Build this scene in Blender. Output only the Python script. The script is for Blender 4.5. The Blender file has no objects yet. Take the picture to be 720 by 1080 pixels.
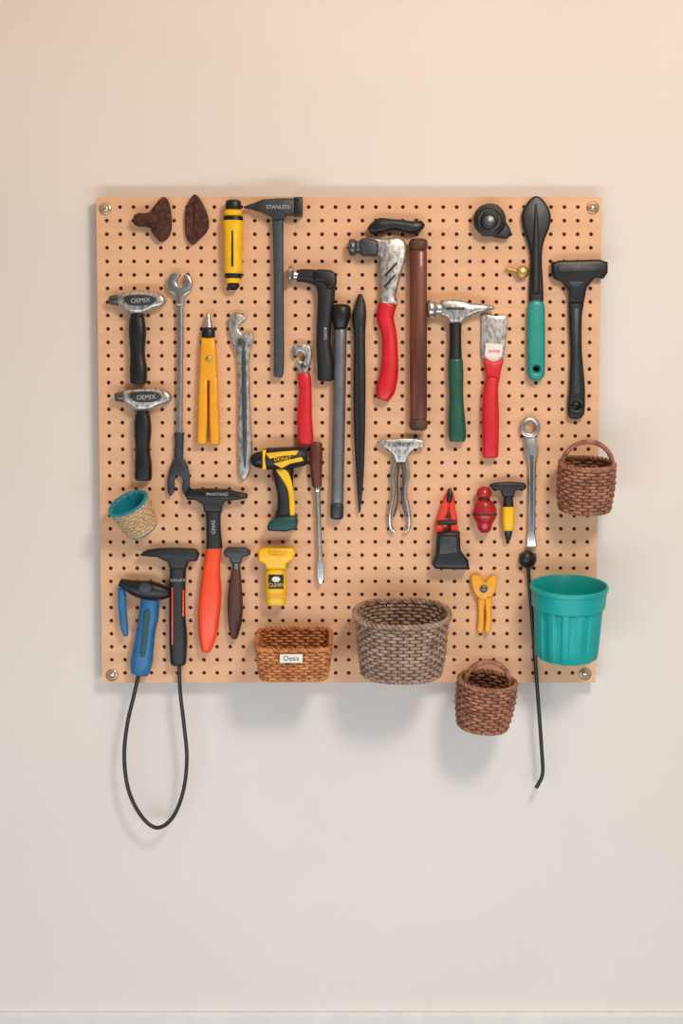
import bpy, bmesh, math, random
from mathutils import Vector, Matrix
random.seed(3)
S=0.002; FPX=1500.0; TH=math.radians(4.1); BF=0.040; ZC=1.18
scene=bpy.context.scene
scene.view_settings.view_transform='Standard'
scene.view_settings.look='None'
# ---------------- camera
D=FPX*S
fwd=Vector((0,math.cos(TH),-math.sin(TH))); up=Vector((0,math.sin(TH),math.cos(TH)))
CAM=Vector((0,-BF,ZC))-fwd*D
cd=bpy.data.cameras.new('camera'); cam=bpy.data.objects.new('camera',cd); scene.collection.objects.link(cam)
cam.location=CAM; cam.rotation_euler=(math.pi/2-TH,0,0)
cd.sensor_fit='VERTICAL'; cd.sensor_height=36; cd.sensor_width=24; cd.lens=36*FPX/1080
scene.camera=cam
def W(px,py,d=0.0):
    """plan coordinates on a plane parallel to the board, d units (2 mm) in front of it"""
    r=fwd*FPX+Vector((1,0,0))*(px-360)+up*(540-py)
    y=-(BF+d*S); k=(y-CAM.y)/r.y
    return CAM+r*k
# ---------------- materials
def lin(c):
    return tuple(((v/255)/12.92 if v/255<=0.04045 else ((v/255+0.055)/1.055)**2.4) for v in c)
MATS={}
def M(name,rgb,rough=.5,metal=0.,var=.12,scale=70,bump=0.,rgb2=None,stretch=(1,1,1),lo=.35,hi=.65,detail=4,spec=.5,coat=0):
    m=bpy.data.materials.new(name); m.use_nodes=True; nt=m.node_tree; b=nt.nodes['Principled BSDF']
    c=lin(rgb)
    tc=nt.nodes.new('ShaderNodeTexCoord'); mp=nt.nodes.new('ShaderNodeMapping'); mp.inputs['Scale'].default_value=stretch
    n=nt.nodes.new('ShaderNodeTexNoise'); n.inputs['Scale'].default_value=scale; n.inputs['Detail'].default_value=detail
    cr=nt.nodes.new('ShaderNodeValToRGB'); cr.color_ramp.elements[0].position=lo; cr.color_ramp.elements[1].position=hi
    if rgb2: a=lin(rgb2); e=c
    else: a=tuple(v*(1-var) for v in c); e=tuple(min(1,v*(1+var)) for v in c)
    cr.color_ramp.elements[0].color=(*a,1); cr.color_ramp.elements[1].color=(*e,1)
    L=nt.links.new
    L(tc.outputs['Object'],mp.inputs[0]); L(mp.outputs[0],n.inputs['Vector']); L(n.outputs['Fac'],cr.inputs[0]); L(cr.outputs[0],b.inputs['Base Color'])
    b.inputs['Roughness'].default_value=rough; b.inputs['Metallic'].default_value=metal
    b.inputs['Specular IOR Level'].default_value=spec; b.inputs['Coat Weight'].default_value=coat
    if bump:
        bp=nt.nodes.new('ShaderNodeBump'); bp.inputs['Strength'].default_value=bump; bp.inputs['Distance'].default_value=.002
        L(n.outputs['Fac'],bp.inputs['Height']); L(bp.outputs[0],b.inputs['Normal'])
    MATS[name]=m; return m
black=M('black_rubber',(27,29,32),.5,0,.25,90,.1)
dblack=M('black_plastic',(19,20,23),.4,0,.2,60)
char=M('charcoal_metal',(60,65,70),.42,.3,.2,60,.1)
slate=M('slate_metal',(66,76,82),.5,.25,.15,50,.1)
silver=M('brushed_steel',(200,200,198),.26,.9,.08,50,.03)
screwm=M('screw_steel',(205,188,165),.3,.85,.1,90)
worn=M('worn_steel',(206,204,200),.34,.72,0,170,.1,rgb2=(142,138,134),lo=.36,hi=.56,detail=8,stretch=(1,1,.5))
grey=M('grey_steel',(118,121,126),.4,.5,.12,60,.05)
dsteel=M('dark_steel',(100,102,106),.35,.75,.15,80,.05)
red=M('red_rubber',(212,24,38),.42,0,.1,60,coat=.1)
dred=M('dark_red_plastic',(176,34,36),.35,0,.15,90,coat=.3)
orange=M('orange_plastic',(248,78,32),.4,0,.06,40,coat=.1)
redor=M('red_orange_plastic',(228,58,36),.4,0,.1,60)
yellow=M('yellow_plastic',(246,194,14),.4,0,.06,50,coat=.1)
ochre=M('ochre_plastic',(242,168,24),.42,0,.06,50,coat=.1)
teal=M('teal_plastic',(6,166,164),.45,0,.06,20)
dteal=M('teal_handle',(24,146,136),.4,0,.08,50,coat=.1)
deepteal=M('deep_teal',(20,70,68),.45,0,.1,60)
green=M('green_rubber',(18,82,62),.45,0,.12,60,coat=.1)
blue=M('blue_rubber',(30,106,160),.45,0,.12,60,coat=.05)
rust=M('rusted_iron',(98,58,44),.85,.1,0,120,.8,rgb2=(56,32,26))
wood=M('dark_wood',(128,62,38),.45,0,0,60,.1,rgb2=(82,36,22),stretch=(1,1,.12),coat=.2)
walnut=M('walnut_wood',(96,60,46),.55,0,0,60,.1,rgb2=(62,36,28),stretch=(1,1,.15))
brass=M('brass',(186,154,92),.4,.7,.15,80)
label=M('paper_label',(235,232,225),.7,0,.03)
white_ink=M('white_ink',(185,187,188),.6,0,.02)
dark_ink=M('dark_ink',(40,40,42),.6,0,.02)
wick_d=M('wicker_grey_brown',(190,164,144),.65,0,0,60,.3,rgb2=(126,98,82),lo=.3,hi=.7)
wick_r=M('wicker_red_brown',(190,134,104),.65,0,0,60,.3,rgb2=(122,74,54),lo=.3,hi=.7)
wick_o=M('wicker_orange',(224,152,96),.65,0,0,60,.3,rgb2=(170,102,58))
stake_d=M('wicker_stake_dark',(84,62,52),.8,0,.2,160)
stake_r=M('wicker_stake_red',(86,48,36),.8,0,.2,160)
stake_o=M('wicker_stake_orange',(120,66,36),.8,0,.2,160)
straw=M('straw_rope',(222,194,154),.85,0,0,260,.5,rgb2=(172,136,94))
lin_dark=M('basket_lining',(60,42,34),.9,0,.2,100)
lin_mid=M('basket_lining_tan',(100,58,34),.9,0,.2,100)
tealin=M('cup_enamel',(26,144,160),.4,0,.05,50)

# ---------------- helpers
CUR=[None]
def tool(name,cx,cy,d=5):
    e=bpy.data.objects.new(name,None); e.empty_display_size=.03; e.location=W(cx,cy,d); scene.collection.objects.link(e); CUR[0]=e; return e
def par(o):
    o.parent=CUR[0]; o.matrix_parent_inverse=Matrix.Translation(-CUR[0].location)
def mk(name,verts,faces,mat,smooth=True,ang=38,parent=True):
    me=bpy.data.meshes.new(name); me.from_pydata([tuple(v) for v in verts],[],faces); me.update()
    bm=bmesh.new(); bm.from_mesh(me); bmesh.ops.recalc_face_normals(bm,faces=bm.faces); bm.to_mesh(me); bm.free()
    if smooth:
        me.polygons.foreach_set('use_smooth',[True]*len(me.polygons))
        me.set_sharp_from_angle(angle=math.radians(ang))
    me.materials.append(mat)
    o=bpy.data.objects.new(name,me); scene.collection.objects.link(o)
    if parent and CUR[0]: par(o)
    return o
def cat(p,q,r,s,t):
    return tuple(.5*((2*b)+(-a+c)*t+(2*a-5*b+4*c-d)*t*t+(-a+3*b-3*c+d)*t**3) for a,b,c,d in zip(p,q,r,s))
def smooth_closed(P,sub=5):
    n=len(P); out=[]
    for i in range(n):
        for k in range(sub): out.append(cat(P[i-1],P[i],P[(i+1)%n],P[(i+2)%n],k/sub))
    return out
def smooth_open(P,sub=5):
    Q=[P[0]]+list(P)+[P[-1]]; out=[]
    for i in range(1,len(Q)-2):
        for k in range(sub): out.append(cat(Q[i-1],Q[i],Q[i+1],Q[i+2],k/sub))
    out.append(P[-1]); return out
def ell(cx,cy,rx,ry=None,n=24,a0=0,a1=360):
    ry=ry or rx
    return [(cx+rx*math.cos(math.radians(a0+(a1-a0)*i/n)),cy+ry*math.sin(math.radians(a0+(a1-a0)*i/n))) for i in range(n)]
def F(name,pts,mat,d0=0,d1=6,bev=1.2,s=1,holes=()):
    d0=max(d0,.4)
    cu=bpy.data.curves.new(name,'CURVE'); cu.dimensions='2D'; cu.fill_mode='BOTH'
    th=(d1-d0)*S; b=min(bev*S,th*.48)
    cu.extrude=max(th/2-b,0.00001); cu.bevel_depth=b; cu.bevel_resolution=2; cu.offset=-b
    dm=(d0+d1)/2
    loops=[smooth_closed(pts) if s else pts]+list(holes)
    for lp in loops:
        sp=cu.splines.new('POLY'); sp.points.add(len(lp)-1)
        for i,p in enumerate(lp):
            w=W(p[0],p[1],dm); sp.points[i].co=(w.x,w.z,0,1)
        sp.use_cyclic_u=True
    t=bpy.data.objects.new('tmp',cu); scene.collection.objects.link(t)
    bpy.context.view_layer.update()
    dg=bpy.context.evaluated_depsgraph_get()
    me=bpy.data.meshes.new_from_object(t.evaluated_get(dg))
    bpy.data.objects.remove(t)
    y0=-(BF+dm*S)
    vs=[(v.co.x,y0-v.co.z,v.co.y) for v in me.vertices]; fs=[tuple(p.vertices) for p in me.polygons]
    bpy.data.meshes.remove(me)
    me2=bpy.data.meshes.new(name); me2.from_pydata(vs,[],fs)
    bm=bmesh.new(); bm.from_mesh(me2); bmesh.ops.remove_doubles(bm,verts=bm.verts,dist=1e-6); bmesh.ops.recalc_face_normals(bm,faces=bm.faces); bm.to_mesh(me2); bm.free()
    me2.polygons.foreach_set('use_smooth',[True]*len(me2.polygons)); me2.set_sharp_from_angle(angle=math.radians(40))
    me2.materials.append(mat)
    o=bpy.data.objects.new(name,me2); scene.collection.objects.link(o); par(o)
    return o
def L(name,secs,mat,d=8,e=2.4,sm=True,rnd=True,n=20):
    """loft of rounded cross sections; secs=(x,y,half_width[,half_depth])"""
    secs=[(a[0],a[1],a[2],a[3] if len(a)>3 else a[2]) for a in secs]
    d=max(d,max(a[3] for a in secs)+.4)
    if sm and len(secs)>2: secs=smooth_open(secs,4)
    if rnd:
        def cap(p,q):
            ln=math.hypot(q[0]-p[0],q[1]-p[1]); k=min(p[2]*.5,ln*.6)
            out=[]
            for u,f in ((0,.55),(.15,.78),(.45,.94)):
                t=k*u/ln
                out.append((p[0]+(q[0]-p[0])*t,p[1]+(q[1]-p[1])*t,p[2]*f,p[3]*f))
            t=k/ln; out.append((p[0]+(q[0]-p[0])*t,p[1]+(q[1]-p[1])*t,p[2]+(q[2]-p[2])*t,p[3]+(q[3]-p[3])*t)); return out
        if len(secs)==2:
            a=cap(secs[0],secs[1]); b=cap(secs[1],secs[0])[::-1]; secs=a+b
        else:
            secs=cap(secs[0],secs[1])+secs[1:-1]+cap(secs[-1],secs[-2])[::-1]
    V=[];Fc=[]; C=[W(a[0],a[1],d) for a in secs]
    for i,a in enumerate(secs):
        t=(C[min(i+1,len(C)-1)]-C[max(i-1,0)]); t.y=0
        if t.length<1e-9: t=Vector((0,0,-1))
        t.normalize(); sd=Vector((-t.z,0,t.x))
        for k in range(n):
            an=2*math.pi*k/n; c,s_=math.cos(an),math.sin(an)
            cc=math.copysign(abs(c)**(2/e),c); ss=math.copysign(abs(s_)**(2/e),s_)
            V.append(C[i]+sd*(cc*a[2]*S)+Vector((0,-1,0))*(ss*a[3]*S))
    m=len(secs)
    for i in range(m-1):
        for k in range(n):
            Fc.append((i*n+k,i*n+(k+1)%n,(i+1)*n+(k+1)%n,(i+1)*n+k))
    Fc.append(tuple(range(n))); Fc.append(tuple(range((m-1)*n,m*n)))
    return mk(name,V,Fc,mat)
def tube_geo(P,r,n=6,closed=False,V=None,Fc=None):
    if V is None: V=[];Fc=[]
    b0=len(V); m=len(P); nrm=None
    for i in range(m):
        a=P[(i-1)%m] if closed else P[max(i-1,0)]; b=P[(i+1)%m] if closed else P[min(i+1,m-1)]
        t=(b-a).normalized()
        if nrm is None:
            nrm=t.orthogonal().normalized()
        nrm=(nrm-t*nrm.dot(t)).normalized(); bn=t.cross(nrm)
        for k in range(n):
            an=2*math.pi*k/n; V.append(P[i]+nrm*(math.cos(an)*r)+bn*(math.sin(an)*r))
    for i in range(m if closed else m-1):
        j=(i+1)%m
        for k in range(n): Fc.append((b0+i*n+k,b0+i*n+(k+1)%n,b0+j*n+(k+1)%n,b0+j*n+k))
    if not closed:
        Fc.append(tuple(b0+k for k in range(n))); Fc.append(tuple(b0+(m-1)*n+k for k in range(n)))
    return V,Fc
def Tb(name,pts,r,mat,sub=8,n=10,closed=False):
    P=smooth_closed(pts,sub) if closed else smooth_open(pts,sub)
    P=[W(*p) for p in P]
    V,Fc=tube_geo(P,r*S,n,closed); return mk(name,V,Fc,mat,ang=80)
def DSK(name,cx,cy,prof,mat,n=32):
    """turned part whose axis points out of the board; prof=(radius,d)"""
    V=[];Fc=[]
    for r,d in prof:
        c=W(cx,cy,d)
        for k in range(n):
            a=2*math.pi*k/n; V.append(c+Vector((math.cos(a)*r*S,0,math.sin(a)*r*S)))
    m=len(prof)
    for i in range(m-1):
        for k in range(n): Fc.append((i*n+k,i*n+(k+1)%n,(i+1)*n+(k+1)%n,(i+1)*n+k))
    Fc.append(tuple(range(n))); Fc.append(tuple(range((m-1)*n,m*n)))
    return mk(name,V,Fc,mat)
def TX(name,txt,x,y,size,mat,d,ang=0):
    cu=bpy.data.curves.new(name,'FONT'); cu.body=txt; cu.size=size*S; cu.align_x='CENTER'; cu.align_y='CENTER'; cu.extrude=.0002
    t=bpy.data.objects.new('tmp',cu); scene.collection.objects.link(t); bpy.context.view_layer.update()
    me=bpy.data.meshes.new_from_object(t.evaluated_get(bpy.context.evaluated_depsgraph_get())); bpy.data.objects.remove(t)
    c=W(x,y,d); ca,sa=math.cos(math.radians(ang)),math.sin(math.radians(ang))
    for v in me.vertices:
        a,b,z=v.co; v.co=(c.x+a*ca-b*sa, c.y-z, c.z+a*sa+b*ca)
    me.materials.clear(); me.materials.append(mat)
    o=bpy.data.objects.new(name,me); scene.collection.objects.link(o); par(o)

# ---------------- room
CUR[0]=None
def box(name,x0,x1,y0,y1,z0,z1,mat):
    V=[(x,y,z) for x in (x0,x1) for y in (y0,y1) for z in (z0,z1)]
    return mk(name,V,[(0,1,3,2),(4,6,7,5),(0,4,5,1),(2,3,7,6),(0,2,6,4),(1,5,7,3)],mat,smooth=False,parent=False)
wallm=M('wall_paint',(228,224,219),.85,0,.02,1.6,0,detail=3,spec=.2)
nt=wallm.node_tree; n2=nt.nodes.new('ShaderNodeTexNoise'); n2.inputs['Scale'].default_value=26; n2.inputs['Detail'].default_value=8
bp=nt.nodes.new('ShaderNodeBump'); bp.inputs['Strength'].default_value=.2; bp.inputs['Distance'].default_value=.006
nt.links.new(n2.outputs['Fac'],bp.inputs['Height']); nt.links.new(bp.outputs[0],nt.nodes['Principled BSDF'].inputs['Normal'])
basem=M('baseboard_paint',(226,225,222),.6,0,.03,20)
floorm=M('floor_boards',(150,142,132),.6,0,.12,12,stretch=(.2,2,1))
box('wall_back',-3,3,0,.1,0,3.2,wallm)
box('floor',-3,3,-4.5,.1,-.05,0,floorm)
zb=W(360,1069,-BF/S+7).z
mk('baseboard_back',[(-3,0,0),(3,0,0),(3,0,zb),(-3,0,zb),(-3,-.014,0),(3,-.014,0),(3,-.014,zb-.006),(-3,-.014,zb-.006),(-3,-.008,zb),(3,-.008,zb)],
   [(0,1,2,3),(4,5,6,7),(7,6,9,8),(8,9,2,3),(0,1,5,4),(0,4,7,8,3),(1,5,6,9,2)],basem,smooth=False,parent=False)

# ---------------- pegboard (stands off the wall on four spacers)
tool('pegboard',367,464,-5)
xl=(W(101,208).x+W(108,721).x)/2; xr=(W(634,207).x+W(628,720).x)/2; zt=W(367,207.5).z; zbm=W(367,720).z
boardm=M('pegboard_hardboard',(227,181,143),.6,0,.05,9,.05,stretch=(1,1,6),spec=.3)
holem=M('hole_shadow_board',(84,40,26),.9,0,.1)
NX,NY=37,36
gx0,gx1=xl+.007,xr-.007; gz0,gz1=zbm+.007,zt-.007
cw=(gx1-gx0)/NX; ch=(gz1-gz0)/NY; R=2.05*S; K=12; yf=-BF; yb=-BF+.006; ybk=-BF+.019
V=[];Fc=[]
for j in range(NY):
    for i in range(NX):
        cx=gx0+(i+.5)*cw; cz=gz0+(j+.5)*ch; b=len(V)
        for (rad,yy) in ((R,yf+.0004),(R,yb),(R*1.16,yf)):
            for k in range(K):
                a=2*math.pi*(k+.5)/K; V.append((cx+rad*math.cos(a),yy,cz+rad*math.sin(a)))
        corners=[(1,1),(-1,1),(-1,-1),(1,-1)]
        for k in range(K):
            q=k//3; r_=k%3
            a=math.radians(15+30*k)
            if r_==1: sx,sz=corners[q]; V.append((cx+sx*cw/2,yf,cz+sz*ch/2))
            else:
                c,s_=math.cos(a),math.sin(a); m_=max(abs(c),abs(s_)); V.append((cx+c/m_*cw/2,yf,cz+s_/m_*ch/2))
        for k in range(K):
            k2=(k+1)%K
            Fc.append((b+k,b+k2,b+K+k2,b+K+k)); Fc.append((b+k,b+k2,b+2*K+k2,b+2*K+k)); Fc.append((b+2*K+k,b+2*K+k2,b+3*K+k2,b+3*K+k))
mk('perforated_sheet',V,Fc,boardm,smooth=False)
def quadbox(name,x0,x1,y0,y1,z0,z1,mat):
    o=box(name,x0,x1,y0,y1,z0,z1,mat); par(o); return o
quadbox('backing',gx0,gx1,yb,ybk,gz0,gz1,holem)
quadbox('edge_1',xl,gx0,yf,ybk,zbm,zt,boardm); quadbox('edge_2',gx1,xr,yf,ybk,zbm,zt,boardm)
quadbox('edge_3',gx0,gx1,yf,ybk,zbm,gz0,boardm); quadbox('edge_4',gx0,gx1,yf,ybk,gz1,zt,boardm)
for (x,y) in ((111,220),(625,219),(118,712),(617,711)):
    DSK('corner_screw',x,y,[(6.5,0),(6.5,1),(5.6,1.8),(4.6,2),(4.4,3.5),(3.4,5),(1.8,5.8),(.5,6)],screwm)
    DSK('spacer',x,y,[(6,-19.8),(6,-10.4)],dsteel)

# ---------------- wicker
def superell(e,m):
    raw=[]
    for i in range(720):
        a=2*math.pi*i/720; c,s_=math.cos(a),math.sin(a)
        raw.append((math.copysign(abs(c)**(2/e),c),math.copysign(abs(s_)**(2/e),s_)))
    cum=[0]
    for i in range(720):
        p,q=raw[i],raw[(i+1)%720]; cum.append(cum[-1]+math.hypot(q[0]-p[0],q[1]-p[1]))
    out=[];j=0
    for i in range(m):
        t=cum[-1]*i/m
        while cum[j+1]<t: j+=1
        f=(t-cum[j])/max(1e-9,cum[j+1]-cum[j]); p,q=raw[j],raw[(j+1)%720]
        out.append((p[0]+(q[0]-p[0])*f,p[1]+(q[1]-p[1])*f))
    return out
def frame(tilt,roll):
    t=math.radians(tilt); r=math.radians(roll)
    R_=Matrix.Rotation(r,3,'Y')@Matrix.Rotation(t,3,'X')
    return R_@Vector((1,0,0)), R_@Vector((0,-1,0)), R_@Vector((0,0,1))
def wicker(cx,cy,d,rxt,ryt,rxb,ryb,h,rows,stakes,mat,smat,lmat,tilt=8,roll=0,e=2,bulge=0,rim=1.6,rimmat=None,amp=.62,loff=.25,flare=0):
    C=W(cx,cy,d); X,O,U=frame(tilt,roll); st=stakes*2; sub=3; m=st*sub
    shp=superell(e,m)
    def pt(u,t,off):
        x,y=shp[u%m]; fl_=flare*max(0,1-t/.3)**2
        bx=rxt+(rxb-rxt)*t+bulge*math.sin(math.pi*t)+fl_; by=ryt+(ryb-ryt)*t+bulge*math.sin(math.pi*t)+fl_
        p=shp[(u-1)%m]; q=shp[(u+1)%m]; tx,ty=(q[0]-p[0])*bx,(q[1]-p[1])*by; l=math.hypot(tx,ty) or 1
        nx,ny=ty/l,-tx/l
        return C+(X*(x*bx+nx*off)+O*(y*by+ny*off)-U*(h*t))*S
    rr=h/rows*.52
    V=[];Fc=[]
    for i in range(rows):
        t=(i+.5)/rows; ph=math.pi*(i%2); jit=random.uniform(-.15,.15)
        P=[pt(u,t,(rr*amp)*math.cos(2*math.pi*u/(2*sub)+ph)+jit) for u in range(m)]
        tube_geo(P,rr*S,6,True,V,Fc)
    mk('weavers',V,Fc,mat,ang=80)
    V=[];Fc=[]
    for k in range(st):
        P=[pt(k*sub,t/8,0) for t in range(9)]
        tube_geo(P,rr*.6*S,6,False,V,Fc)
    mk('stakes',V,Fc,smat,ang=80)
    V=[];Fc=[]
    for t in (.02,.15,.3,.5,.75,.97):
        for u in range(m): V.append(pt(u,t,-rr*loff))
    for i in range(5):
        for u in range(m): Fc.append((i*m+u,i*m+(u+1)%m,(i+1)*m+(u+1)%m,(i+1)*m+u))
    Fc.append(tuple(5*m+u for u in range(m)))
    mk('lining',V,Fc,lmat)
    V=[];Fc=[]
    for (t,rm) in ((0.0,rim),(1.0,rim*.75)):
        for s_ in range(2):
            P=[]
            nn=m*2
            for u in range(nn):
                a=math.pi*s_+2*math.pi*u/10.0*(round(nn/10)*10/nn)
                p=(pt(u//2,t,rm*.7*math.cos(a))+pt((u+1)//2,t,rm*.7*math.cos(a)))/2+U*(rm*.7*math.sin(a)*S)
                P.append(p)
            tube_geo(P,rm*.8*S,6,True,V,Fc)
    mk('braided_rim',V,Fc,rimmat or mat,ang=80)
    return C,X,O,U
def arch(C,X,O,U,rx,h,mat,r=1.7,inout=0,twist=9,lean=0):
    V=[];Fc=[]
    for s_ in range(3):
        P=[]
        for i in range(61):
            t=i/60; a=math.pi*t
            c=X*(-rx*math.cos(a))+U*(h*math.sin(a)-3)+O*(inout+lean*math.sin(a))
            rad=(X*(-math.cos(a))+U*math.sin(a)); w=2*math.pi*(t*twist+s_/3)
            P.append(C+(c+rad*(r*.75*math.cos(w))+O*(r*.75*math.sin(w)))*S)
        tube_geo(P,r*.8*S,6,False,V,Fc)
    mk('handle',V,Fc,mat,ang=80)
def hook(C,U,O,x,ry):
    # steel peg under the back rim, reaching to the board face
    b=C-O*((ry)*S)-U*(3*S); P=[Vector((b.x+x*S,-BF-.0008,b.z-.006)),Vector((b.x+x*S,b.y,b.z-.006)),Vector((b.x+x*S,b.y-.004,b.z-.003)),Vector((b.x+x*S,b.y-.004,b.z))]
    V,Fc=tube_geo(P,.0018,8); mk('hanging_hook',V,Fc,dsteel,ang=80)
tool('wicker_basket',424,675,45)
r_=wicker(424,647,56,44.5,37,40,34,62,17,24,wick_d,stake_d,lin_dark,tilt=12,e=2.5,bulge=1.5,rim=2.1,flare=3.5)
hook(r_[0],r_[3],r_[2],-15,38); hook(r_[0],r_[3],r_[2],15,38)
tool('wicker_handle_basket',619,510,38)
r_=wicker(619,489,41,27,26,25,24,47,14,14,wick_r,stake_r,lin_dark,tilt=12,roll=1,e=2.3,bulge=1.5,rim=1.9)
hook(r_[0],r_[3],r_[2],0,25)
arch(*r_,26,26,wick_r,1.8)
tool('wicker_handle_basket',513,740,38)
r_=wicker(514,718,41,29,28,25,24,49,14,15,wick_r,stake_r,lin_dark,tilt=10,roll=5,e=2.1,bulge=2,rim=1.9)
arch(*r_,23,24,wick_r,1.8)
hook(r_[0],r_[3],r_[2],0,27)
tool('rectangular_wicker_tray',310,690,20)
r_=wicker(310,674,42,38,31,34,28,34,11,24,wick_o,stake_o,lin_mid,tilt=12,e=7,rim=1.7)
hook(r_[0],r_[3],r_[2],-15,30); hook(r_[0],r_[3],r_[2],15,30)
F('label_card',[(295,690),(319,690),(319,699),(295,699)],label,74.5,76,.3,s=0)
TX('label_text','Oeais',307,694.5,7,dark_ink,76.2)
tool('woven_cup',138,543,25)
r_=wicker(135,531,36,20.5,20.5,16,16,33,9,16,straw,straw,tealin,tilt=27,roll=-24,e=2,rim=1.4,rimmat=tealin,amp=.3,loff=1.2)
hook(r_[0],r_[3],r_[2],0,20)

# ---------------- bucket
tool('plastic_bucket',600,650,40)
C=W(600,617,46); X,O,U=frame(9,0); n=168; V=[];Fc=[]
def fl(a,amp):
    s_=math.cos(14*a); return amp*(max(-.6,min(.6,s_*1.6)))/.6
prof=[(29,76,0),(29.5,77,.6),(31.5,75,.8),(32.5,60,.9),(33.5,42,.9),(34.5,26,.9),(35,23,.3),(37.3,22,0),(38.0,14,0),(38.4,5,0),(39.8,4,0),(40,1,0),(39.4,-.4,0),(37.8,-.4,0),(36.8,1,0),(35.5,14,0),(32,40,0),(29,72,0)]
for (r,z,am) in prof:
    for k in range(n):
        a=2*math.pi*k/n; q=r+fl(a,am)
        V.append(C+(X*(q*math.cos(a))+O*(q*math.sin(a))-U*z)*S)
for i in range(len(prof)-1):
    for k in range(n): Fc.append((i*n+k,i*n+(k+1)%n,(i+1)*n+(k+1)%n,(i+1)*n+k))
Fc.append(tuple(range(n))); Fc.append(tuple(range((len(prof)-1)*n,len(prof)*n)))
mk('bucket_body',V,Fc,teal,ang=50)
hook(C,U,O,0,41)

# ---------------- tools, row by row
tool('rusty_scraper_head',162,232)
F('blade',[(172,208),(178,213),(181,232),(179,248),(170,255),(163,249),(159,241),(158,226),(164,216)],rust,0,9,2.5)
L('socket',[(141,232,4.5),(146,232,7),(153,232,7),(160,232,8.5),(167,232,8)],rust,d=8.5)
tool('rusty_trowel_blade',208,232)
F('blade',[(205,205),(214,215),(220,231),(219,243),(211,252),(203,258),(197,252),(195,240),(196,220)],rust,0,7,2.5)
L('rib',[(205,212,1.2,2),(207,232,3,3.4),(204,252,1.6,2)],rust,d=6)

tool('handheld_flashlight',246,258)
L('tail_cap',[(246,211,7.5),(246,214,8.2),(246,222,8.6)],dblack,d=11,sm=False)
L('collar',[(246,221,9.6),(246,230,10)],yellow,d=11,sm=False)
L('ring_band',[(246,229,10.2),(246,234,10.2)],dblack,d=11,sm=False,rnd=False)
L('body',[(246,233,11),(246,240,10.5),(246,268,9.6),(246,290,9.2)],yellow,d=11)
L('front_band',[(246,289,9.4),(246,294,8.6)],dblack,d=11,sm=False,rnd=False)
L('nose',[(246,293,8.6),(246,299,7.6)],yellow,d=11,sm=False,rnd=False)
L('lens_tip',[(246,299,7.2),(246,306,4.6)],dblack,d=11,sm=False)
F('grip_strip',[(244,243),(246,243),(246,281),(244,281)],dblack,20.2,21.8,.4,s=0)

tool('chipping_hammer',290,300)
F('head',[(271,214),(277,211),(297,210),(316,210),(318,213),(318,225),(315,227),(301,227),(299,232),(290,233),(286,228),(276,224),(270,221)],char,2,18,2,s=0)
L('pick',[(257,219,1.2),(265,218,3),(273,218,5.5)],char,d=10)
L('handle',[(293,228,6,5),(293.5,270,5.2,4.5),(294,330,5.2,4.5),(294,385,5.4,4.5),(293,398,4.6,4)],slate,d=9,e=4)
F('face_plate',[(310,209),(319,209),(319,228),(310,228)],dblack,1,19,1.5,s=0)
TX('head_text','STANLESS',293,218.5,5.5,white_ink,18.4)

def oval_hammer(nm,dx,dy,hx):
    tool(nm,145+dx,355+dy)
    F('head',[(130+dx,309+dy),(150+dx,307+dy),(168+dx,309+dy),(175+dx,316+dy),(172+dx,323+dy),(160+dx,327+dy),(152+dx,331+dy),(138+dx,331+dy),(131+dx,326+dy),(125+dx,321+dy),(124+dx,313+dy)],worn,3,17,4)
    L('peen',[(115+dx,317+dy,4),(121+dx,316.5+dy,5.5),(132+dx,316.5+dy,6.5)],dsteel,d=10)
    F('head_inlay',[(133+dx,312+dy),(150+dx,311+dy),(162+dx,313+dy),(164+dx,318+dy),(155+dx,322+dy),(138+dx,322+dy),(131+dx,317+dy)],char,16.5,18,.7)
    TX('stamp','OEMIX',148+dx,317+dy,6.5,white_ink,18.3,3)
    L('neck',[(145+dx,328+dy,6.5),(144+dx+hx*.2,340+dy,7)],dblack,d=9,rnd=False,sm=False)
    L('grip',[(144.5+hx*.2+dx,334+dy,7.5,7),(145+hx*.4+dx,350+dy,9,8),(145+hx*.6+dx,372+dy,7.6,7),(146+hx*.8+dx,390+dy,9,8),(146+hx+dx,405+dy,8.6,7.6)],dblack,d=9,e=3)
oval_hammer('ball_peen_hammer',0,0,0)
oval_hammer('ball_peen_hammer',6,102,-1)

tool('combination_wrench',189,405)
F('ring_end',[(184,287),(191,289),(187,296),(188,301),(192,302),(196,297),(194,290),(199,290),(203,298),(201,308),(195,313),(194,322),(186,322),(185,313),(178,307),(176,297),(179,290)],silver,1,9,1.8)
L('shaft',[(190,316,4,3),(190,380,3.4,3),(189,458,3.6,3)],silver,d=5,e=3,rnd=False)
L('socket',[(189,456,5.4,4.5),(189,466,4.6,4),(188,492,5,4)],char,d=5,e=3)
F('fork_end',[(184,484),(193,484),(198,492),(200,505),(199,518),(195,522),(192,516),(193,506),(188,501),(184,506),(184,517),(180,523),(177,518),(177,504),(180,492)],char,1,9,1.8)

tool('needle_nose_pliers',220,400)
L('jaw_tip',[(219.5,330,1.6),(219.5,340,4),(219.5,346,5.6)],silver,d=8)
L('pivot_collar',[(219.5,345,6.6),(219.5,357,7.6)],dblack,d=8,sm=False)
F('joint_body',[(212.5,356),(226.5,356),(229,380),(229.5,402),(210.5,402),(211,380)],ochre,1,14,3,s=0)
F('grip_left',[(210.5,398),(219,398),(219,440),(218,467),(216.5,469),(209,469),(208,466),(209.5,425)],ochre,0,14,2.6,s=0)
F('grip_right',[(221,398),(229.5,398),(230.5,425),(232,466),(231,469),(223.5,469),(222,467),(221,440)],ochre,0,14,2.6,s=0)
DSK('rivet',220,378,[(3,12),(3,15),(1.5,16)],brass,16)

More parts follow.
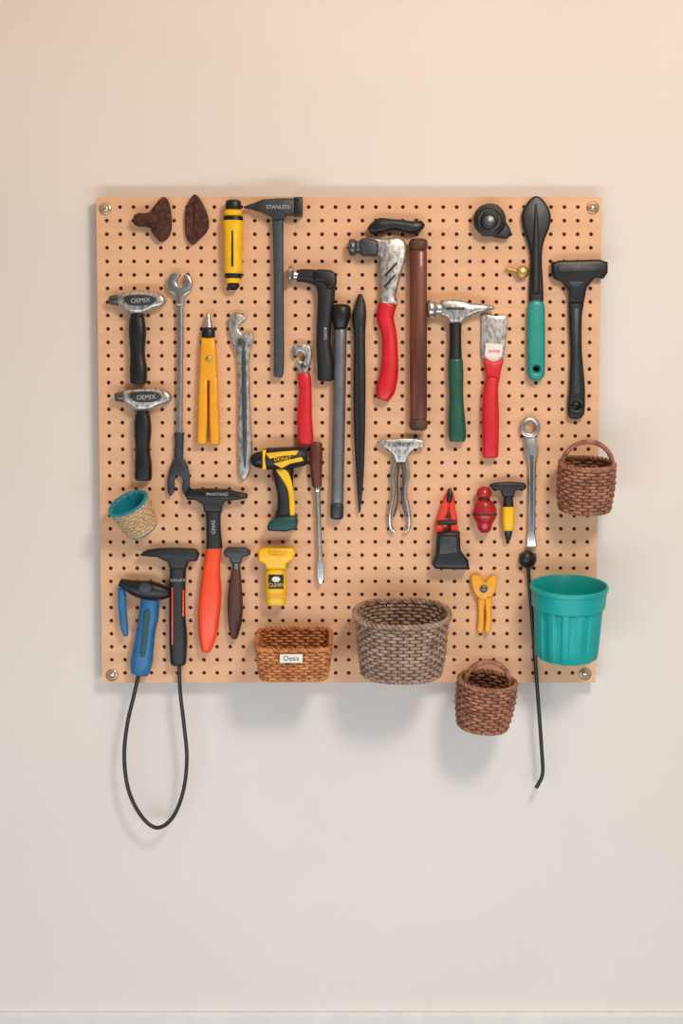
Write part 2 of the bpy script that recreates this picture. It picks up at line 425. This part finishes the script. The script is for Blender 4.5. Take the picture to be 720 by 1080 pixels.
tool('adjustable_wrench',255,420)
F('body',[(241,347),(241,336),(248,330),(256,332),(260,337),(254,341),(252,347),(257,352),(264,350),(268,355),(265,368),(263,385),(264,430),(266,475),(263,497),(257,506),(252,497),(251,450),(251,400),(249,374),(244,360)],worn,0,8,2)
F('inner_channel',[(255,375),(259,375),(260,470),(258,494),(256,470)],dsteel,7,8.8,.5)
F('screw',[(251,357),(259,357),(259,365),(251,365)],dsteel,7,11,1,s=0)

tool('red_grip_wrench',320,415)
F('head',[(309,372),(310,364),(318,362),(327,365),(329,374),(328,383),(325,390),(325,400),(315,400),(315,390),(311,384),(315,380),(320,381),(321,375),(316,371),(313,376)],worn,1,10,2)
DSK('knurl',320,386,[(3.5,9),(3.5,12),(2,12.5)],dsteel,16)
L('grip',[(320,393,6,5),(321,400,7,6),(322,415,6.6,6),(321,440,8,7),(322,460,8.4,7),(322,469,7.6,6.5)],red,d=8,e=3)

tool('angled_hammer',333,335)
L('steel_face',[(304,290,10),(307,290,10),(310,290.5,5.5),(316,291,5)],silver,d=11,sm=False)
L('grip',[(312,291,6),(322,291,7),(333,293,8),(342,298,10,8),(344,312,9,8),(342,335,8,8),(341,360,7.6,7.6),(343,385,8.5,8),(343,402,8.2,7.5)],black,d=10,e=2.8)
F('top_cap',[(331,286),(346,285),(354,290),(354,302),(346,305),(341,298),(332,297)],dblack,6,20,2.5)
TX('stamp','BOREL',343,352,4.5,white_ink,19,-88)

tool('steel_drift_bar',357,435)
L('cap',[(359.5,321,10),(359.5,333,10.2),(359,341,8),(359,348,6.8)],dblack,d=11,sm=False)
L('shaft',[(359,345,6.6),(357.5,430,6.6),(355.5,532,6.6)],grey,d=9)
L('tip',[(355.5,530,7.2),(355,548,7)],char,d=9,sm=False)

tool('tapered_file',379,425)
L('body',[(379.5,310,2),(380,322,5.5,4.5),(378.5,335,7.5,6),(379,355,6,5),(379,400,6.4,5),(379,450,6,5),(379.5,500,4,4),(379,541,.9,1)],black,d=7,e=3)
F('ridge',[(378,345),(381,345),(381,500),(379.5,525),(378.5,500)],dblack,11,12.6,.6,s=0)

tool('pull_handle',418,240)
L('grip',[(389,244,3.5,4),(394,241,6,6),(402,238,8,7),(413,237,5.6,7),(424,238,6,7),(434,240,6.4,7),(442,238,5.6,6),(446,235,3,4)],dblack,d=8,e=3)
L('grip_inset',[(400,235.5,1.6,2),(415,235,1.8,2),(436,238,1.6,2)],char,d=13.6)

tool('roofing_hammer',402,330)
L('striking_face',[(367,261,8.5),(371,261,9),(374,261,8.6),(376,261,6.6),(384,261,7)],dsteel,d=11,sm=False)
F('cheek',[(380,253),(392,253),(398,256),(398,269),(388,270),(380,268)],char,3,20,2.5)
F('head_blade',[(392,253),(405,252),(420,251),(428,258),(428,272),(424,285),(420,300),(417,315),(419,321),(403,321),(401,314),(402,300),(400,285),(401,272),(394,267)],worn,3,17,3)
F('cut_groove',[(405,290),(418,276),(419,278),(407,292)],dark_ink,16.5,17.4,.2,s=0)
F('cut_groove_2',[(404,302),(416,289),(417,291),(406,304)],dark_ink,16.5,17.4,.2,s=0)
L('neck_socket',[(411,312,8,6),(409,326,9,7)],red,d=9,sm=False)
L('grip',[(409,320,9.5,8),(406,335,9,8),(410,352,8,7.5),(411,375,8.5,8),(410,395,9.5,8),(406,412,10,8),(403,422,6,6)],red,d=9,e=2.6)

tool('wooden_dowel',441,353)
L('rod',[(441,263,9),(441,444,9)],wood,d=10,e=3.4,sm=False)
L('cap_1',[(441,252,9.6),(441,265,9.6)],walnut,d=10.5,e=3.4,sm=False)
L('cap_2',[(441,441,9.6),(441,454,9.6)],walnut,d=10.5,e=3.4,sm=False)

tool('cross_pein_hammer',481,390)
L('face',[(450,326,9),(454,326,9.6),(458,326,9),(460,326,7),(466,326,7.5)],silver,d=11,sm=False)
F('head_body',[(464,318),(474,316),(486,317),(495,320),(508,321),(520,323),(521,326),(510,329),(499,332),(490,336),(486,341),(474,341),(470,335),(464,333)],worn,3,18,3,s=0)
F('head_slot',[(470,324),(490,324),(490,327),(470,327)],char,17.5,18.3,.2,s=0)
L('neck',[(480,338,6.5,6),(480,360,6.2,6),(480,382,7,6.5)],dblack,d=9,e=3)
L('grip',[(480,378,7.6,7),(480.5,395,8,7.5),(481,420,7.4,7),(481.5,445,9,8),(482,458,9.4,8),(482,466,8,7)],green,d=9,e=3)

tool('putty_knife',518,405)
F('blade',[(508,332),(520,333),(534,334),(534,350),(531,378),(528,386),(512,386),(507,376),(507,350)],worn,0,4,1)
F('blade_label',[(512,362),(530,363),(529,376),(523,383),(516,383),(511,375)],label,3.8,5,.3,s=0)
F('bolster',[(509,377),(520,382),(531,378),(528,390),(526,403),(514,403),(511,390)],red,0,11,2.5,s=0)
L('handle',[(519,398,7,6),(517,415,8,7),(517,440,9,8),(517,465,8.6,8),(517,483,8.2,7)],red,d=9,e=3)
TX('label_text','oniss',521,370,6,red,5.3)

tool('hose_end_cap',518,233)
DSK('cap',516,232,[(16.5,.4),(17,3),(17,13),(15.5,16),(12,17),(11.5,15),(9.5,15),(9,18),(6,19),(5.5,16)],dblack)
DSK('metal_insert',516,233,[(6.5,15),(6.5,17.8),(5,18.6)],dsteel)
F('lever',[(522,222),(531,232),(538,243),(536,251),(527,251),(519,247)],black,2,12,2.5)

tool('brass_hook',545,287)
L('stem',[(533,283,1.6),(541,285,2.2),(548,287,3)],brass,d=6)
DSK('knob',551,287,[(3,0.4),(3,4),(6,5),(6.5,8),(5,11),(2,12)],brass,20)

tool('spatula',565,305)
F('blade',[(565,207),(573,212),(580,225),(579,240),(573,256),(571,275),(572,322),(558,322),(559,275),(556,256),(551,240),(550,225),(557,212)],dblack,0,9,2.5)
L('spine',[(565,215,1,1),(565,240,2.5,2),(565,262,3.5,2.6),(565,310,4,3)],black,d=9)
F('handle',[(558,319),(572,319),(574,340),(574,385),(573,397),(565,402),(557,397),(556,385),(556,340)],dteal,0,14,3.5,holes=[ell(565,389,3.5)])

tool('floor_scraper',608,355)
F('head_bar',[(581,277),(590,275),(632,274),(640,277),(640,288),(636,294),(627,293),(618,303),(615,320),(600,320),(599,306),(592,297),(584,294),(581,288)],dblack,0,14,3,s=0)
F('head_inset',[(588,280),(632,280),(630,286),(590,287)],char,13.5,15.5,.8,s=0)
F('neck_window',[(598,297),(616,297),(611,303),(603,303)],char,13.5,15,.5,s=0)
F('handle',[(600,312),(615,312),(613,335),(613,370),(616,405),(616,432),(613,440),(606,442),(600,440),(598,432),(600,405),(601,370)],dblack,0,11,2.6,holes=[ell(607.5,428,3.6)])
F('handle_groove',[(605,325),(610,325),(609,370),(611,415),(605,415),(606,370)],char,10.5,11.8,.4,s=0)

tool('ring_spanner',559,510)
F('ring',ell(558.5,451,11,11.5,30),silver,1,10,2,s=0,holes=[ell(558.5,450.5,6,6.3,20)])
F('shank',[(553,460),(564,460),(568,475),(565,490),(564,560),(566,577),(554,577),(556,560),(557,490),(552,475)],silver,0,8,1.8,s=0)
F('shank_groove',[(558.7,480),(562.3,480),(562,560),(559,560)],dsteel,7.4,8.4,.3,s=0)

tool('slip_joint_pliers',422,512)
F('jaw_head',[(397,466),(404,463),(420,462),(438,462),(447,464),(447,472),(436,474),(430,480),(428,488),(417,488),(415,480),(408,474)],worn,2,12,2,s=0)
TX('stamp','JOINER',423,469,6,dark_ink,12.3)
Tb('handle_1',[(418,480,7),(414,500,7),(415,518,7),(411,540,7),(412,556,6),(416,561,6)],2.3,silver)
Tb('handle_2',[(427,480,7),(430,500,7),(427,518,7),(431,540,7),(431,556,6),(427,561,6)],2.3,silver)
Tb('wire_1',[(421,484,8),(419,505,8),(419,530,8),(415,545,7)],1.1,dsteel)
Tb('wire_2',[(424,484,8),(425,505,8),(424,530,8),(428,545,7)],1.1,dsteel)

tool('cordless_drill',297,515)
L('chuck',[(264,485,3),(267,485,6.5),(272,485,8.5),(279,485,9.5)],dblack,d=17)
L('body',[(276,484,10.5,11),(285,484,11.5,13),(300,483,11.5,14),(316,482,10.5,13),(324,482,8,10)],black,d=17,e=3)
F('yellow_stripe_1',[(280,478),(300,476),(315,475),(312,480),(298,481),(284,484)],yellow,28,31.5,.8,s=0)
F('yellow_stripe_2',[(288,489),(302,485),(318,482),(320,486),(306,489),(297,494)],yellow,28,31,.8,s=0)
F('yellow_nose_ring',[(277,474),(281,474),(281,495),(277,495)],yellow,8,29,1.5,s=0)
L('handle',[(298,490,12,9),(299,505,10,9),(301,520,8.8,8),(301,535,8.8,8),(299,548,10,8)],black,d=14,e=2.8)
F('handle_panel',[(291,495),(303,497),(309,515),(311,540),(306,546),(304,520),(299,508)],yellow,20,24,1.2)
L('trigger',[(289,498,3,3),(290,508,3,3)],dred,d=15)
F('battery_base',[(284,550),(294,544),(312,543),(314,549),(313,557),(302,560),(285,559),(282,555)],deepteal,2,28,3,s=0)
TX('body_text','DEWAT',298,484,5,yellow,31.4,5)

tool('screwdriver',336,540)
L('handle',[(333.5,466,6,6),(333,480,7,7),(333.5,500,6,6),(334.5,514,5,5)],wood,d=8,e=2.6)
L('ferrule',[(334.5,513,3.6),(335,520,3.2)],silver,d=8,sm=False)
L('shaft',[(335,518,2.6),(337.5,592,2.6)],silver,d=8,sm=False,rnd=False)
F('tip',[(335,588),(340,588),(342,600),(341,612),(338,617),(335,611),(334,600)],silver,5.5,10,1)

tool('rubber_grip_mallet',222,600)
F('head',[(195,521),(200,516),(215,515),(240,516),(252,519),(261,521),(261,525),(250,527),(238,528),(234,534),(234,540),(216,540),(214,532),(207,527),(198,527)],dblack,1,17,2.5,s=0)
TX('stamp','PMASTRAD',229,521.5,4.6,white_ink,17.3)
L('neck',[(225,534,9,7),(225,550,7.5,7),(226,578,8.5,7)],black,d=9,e=3.5,rnd=False)
TX('neck_text','GNAS',225,556,5.5,white_ink,16.2,90)
L('handle',[(226,575,8,6.5),(223,600,9,7),(222,625,11.5,8),(220,650,11.5,8),(219,670,9.5,7),(217,688,4.5,5)],orange,d=9,e=2.8)

tool('tack_hammer',250,625)
F('head',[(236,581),(240,577),(258,577),(264,581),(264,585),(256,587),(254,594),(244,594),(242,588),(237,586)],char,1,13,2,s=0)
L('neck',[(249,588,4.6,4.6),(249,604,4,4)],dsteel,d=7,rnd=False,sm=False)
L('handle',[(249,600,4.6,4.6),(248,625,7.5,6.5),(248,645,8,7),(247.5,660,6.5,6),(247,674,3,3)],walnut,d=8,e=2.6)

tool('yellow_spray_bottle',291,608)
F('trigger_head',[(272,580),(278,577),(309,577),(312,582),(309,590),(302,594),(302,600),(281,600),(279,594),(273,591)],yellow,2,24,3,s=0)
F('head_vent',[(283,581),(303,581),(301,585),(285,585)],ochre,23.5,25.5,.8,s=0)
L('bottle',[(291,598,9,8),(291,606,11,10),(291,630,11,10),(291,638,10,9)],yellow,d=12,e=3)
F('label_panel',[(283,606),(299,606),(299,621),(283,621)],dblack,20.5,22.8,.8,s=0)
F('label_badge',ell(291,611,4.5,3,16),label,22.5,23.4,.2,s=0)
F('label_panel_2',[(283,626),(299,626),(299,631),(283,631)],ochre,20.5,22.8,.8,s=0)
TX('label_text','CLEAN',291,617,5,yellow,23)

tool('framing_hammer',185,640)
F('head',[(147,585),(155,580),(170,578),(190,578),(206,579),(210,584),(208,591),(199,592),(196,600),(180,600),(177,592),(166,587),(152,586)],black,1,17,2.5,s=0)
L('handle',[(188,594,8.5,7),(187,620,8.5,7),(187,650,8.5,7.5),(188,675,9.5,8),(188,702,8,7)],black,d=9,e=3)
F('orange_line_1',[(181,620),(182.3,620),(182.3,680),(181,680)],orange,15.2,16.8,.2,s=0)
F('orange_line_2',[(192.5,622),(194,622),(194,650),(192.5,650)],orange,14.2,16.4,.2,s=0)
TX('stamp','GOLAEX',187.5,612,4,white_ink,16.4,0)

tool('hose_spray_gun',153,730)
L('gun_head',[(126,614,4,5),(134,617,6,7),(146,621,9,9),(160,623,10,10),(172,625,7.5,8),(179,626,4,5)],dblack,d=14,e=2.8)
F('head_dial',ell(153,620,7,5.5,20),char,22,25.5,1,s=0)
L('lever',[(128,620,4,3.5),(129,640,4.2,3.5),(131,660,4,3.5),(133,671,2.4,2.5)],blue,d=11,e=2.6)
L('grip',[(158,630,9,8),(157,648,10.5,9),(154,665,10,9),(151,685,11,9),(149,700,11.5,9),(147,712,9,7)],blue,d=11,e=2.6)
F('grip_panel',[(152,645),(158,645),(156,668),(153,690),(148,690),(150,668)],deepteal,19,21,.8)
Tb('hose',[(147,708,9),(142,730,9),(134,765,8),(131,800,8),(136,835,8),(150,862,9),(166,873,10),(182,862,9),(193,835,8),(197,800,8),(194,765,8),(190,730,8),(189,703,9)],2.1,dblack,sub=10)

tool('spring_clamp',473,560)
F('jaw_left',[(470,520),(473,518),(473,535),(468,548),(466,562),(459,562),(460,548),(464,536)],redor,4,14,2)
F('jaw_right',[(474,518),(478,520),(480,536),(482,548),(482,562),(475,562),(475,548),(473,536)],redor,4,14,2)
L('jaw_nose',[(474,515,1.5),(474,522,3.5),(473,530,3)],dblack,d=12)
L('spring_bar',[(461,551,2.5),(481,551,2.5)],dblack,d=14,sm=False)
F('base',[(461,560),(484,560),(485,580),(493,590),(494,598),(490,600),(458,599),(455,594),(459,585)],dblack,0,22,3,s=0)
F('base_inset',[(464,566),(481,566),(482,583),(463,585)],char,21.5,23,.8,s=0)

tool('red_plumb_bob',511,537)
L('bob',[(510,513,2.5),(510,516,6.5),(510,522,8),(510,526,5.5),(510,530,9.5),(511,540,12.5,11),(511,547,11.5,10),(511,552,8),(511,558,7),(511,562,4)],dred,d=12,e=2,n=28)
L('neck_ring',[(510,525,6.8),(510,528,6.8)],black,d=12,sm=False,e=2)
L('belly_ring',[(511,541,12.8,11.3),(511,543.5,12.8,11.3)],rust,d=12,sm=False,e=2,rnd=False)

tool('pin_hammer',536,540)
F('head',[(516,511),(522,509),(536,508),(552,509),(555,513),(553,516),(543,517),(541,524),(530,524),(528,517),(519,516)],dblack,2,15,2,s=0)
L('neck',[(536,520,4.5),(536,536,5.6)],black,d=9,rnd=False,sm=False)
L('grip',[(536,534,6.5),(536,546,6.8),(536,560,5.8)],yellow,d=9,e=2.6)
L('tip',[(536,558,4.6),(535.5,570,2.6)],dblack,d=9,sm=False)

tool('mini_pliers',510,637)
F('jaws',[(496,609),(500,606),(507,608),(511,614),(516,608),(522,608),(524,614),(521,625),(515,632),(506,632),(499,624)],ochre,1,9,2)
DSK('pivot',510,621,[(4,8),(4,11),(2.5,12)],dsteel,20)
F('grip_left',[(504,628),(511,630),(510,645),(510,660),(507,668),(503,664),(504,650)],ochre,0,8,2)
F('grip_right',[(511,630),(518,628),(518,645),(517,662),(514,669),(511,664),(512,648)],ochre,2,9,2)

tool('bent_steel_rod',562,710)
DSK('top_knob',556,590,[(6,0.4),(9,2),(9.5,6),(8,11),(4,14),(1,14.5)],dblack)
Tb('rod',[(556,592,8),(560,640,6),(566,720,5),(571,790,4),(572,815,3),(568,826,3),(565,831,3)],2.1,dblack)

# ---------------- light
def area(name,loc,tgt,sx,sy,e,col):
    l=bpy.data.lights.new(name,'AREA'); l.shape='RECTANGLE'; l.size=sx; l.size_y=sy; l.energy=e; l.color=col
    o=bpy.data.objects.new(name,l); o.location=loc; o.rotation_euler=(Vector(tgt)-Vector(loc)).to_track_quat('-Z','Y').to_euler(); scene.collection.objects.link(o)
area('ceiling_lamp_key',(.8,-2.2,2.6),(0,0,.9),.5,.5,33,(1,.89,.77))
area('ceiling_lamp_warm',(0,-1.0,3.0),(0,0,2.1),3.6,.4,9,(1,.43,.08))
area('low_cool_fill',(0,-2.2,.25),(0,0,.2),3.5,.6,37,(.86,.92,1))  # added cool fill near the floor, brightens the lower wall; not a window
w=bpy.data.worlds.new('world'); scene.world=w; w.use_nodes=True; nt=w.node_tree
tc=nt.nodes.new('ShaderNodeTexCoord'); nz=nt.nodes.new('ShaderNodeTexNoise'); nz.inputs['Scale'].default_value=2.2; nz.inputs['Detail'].default_value=1
cr=nt.nodes.new('ShaderNodeValToRGB'); cr.color_ramp.elements[0].position=.42; cr.color_ramp.elements[1].position=.58
cr.color_ramp.elements[0].color=(.08,.075,.07,1); cr.color_ramp.elements[1].color=(.80,.73,.66,1)
nt.links.new(tc.outputs['Generated'],nz.inputs['Vector']); nt.links.new(nz.outputs['Fac'],cr.inputs[0]); nt.links.new(cr.outputs[0],nt.nodes['Background'].inputs[0])
nt.nodes['Background'].inputs[1].default_value=.56
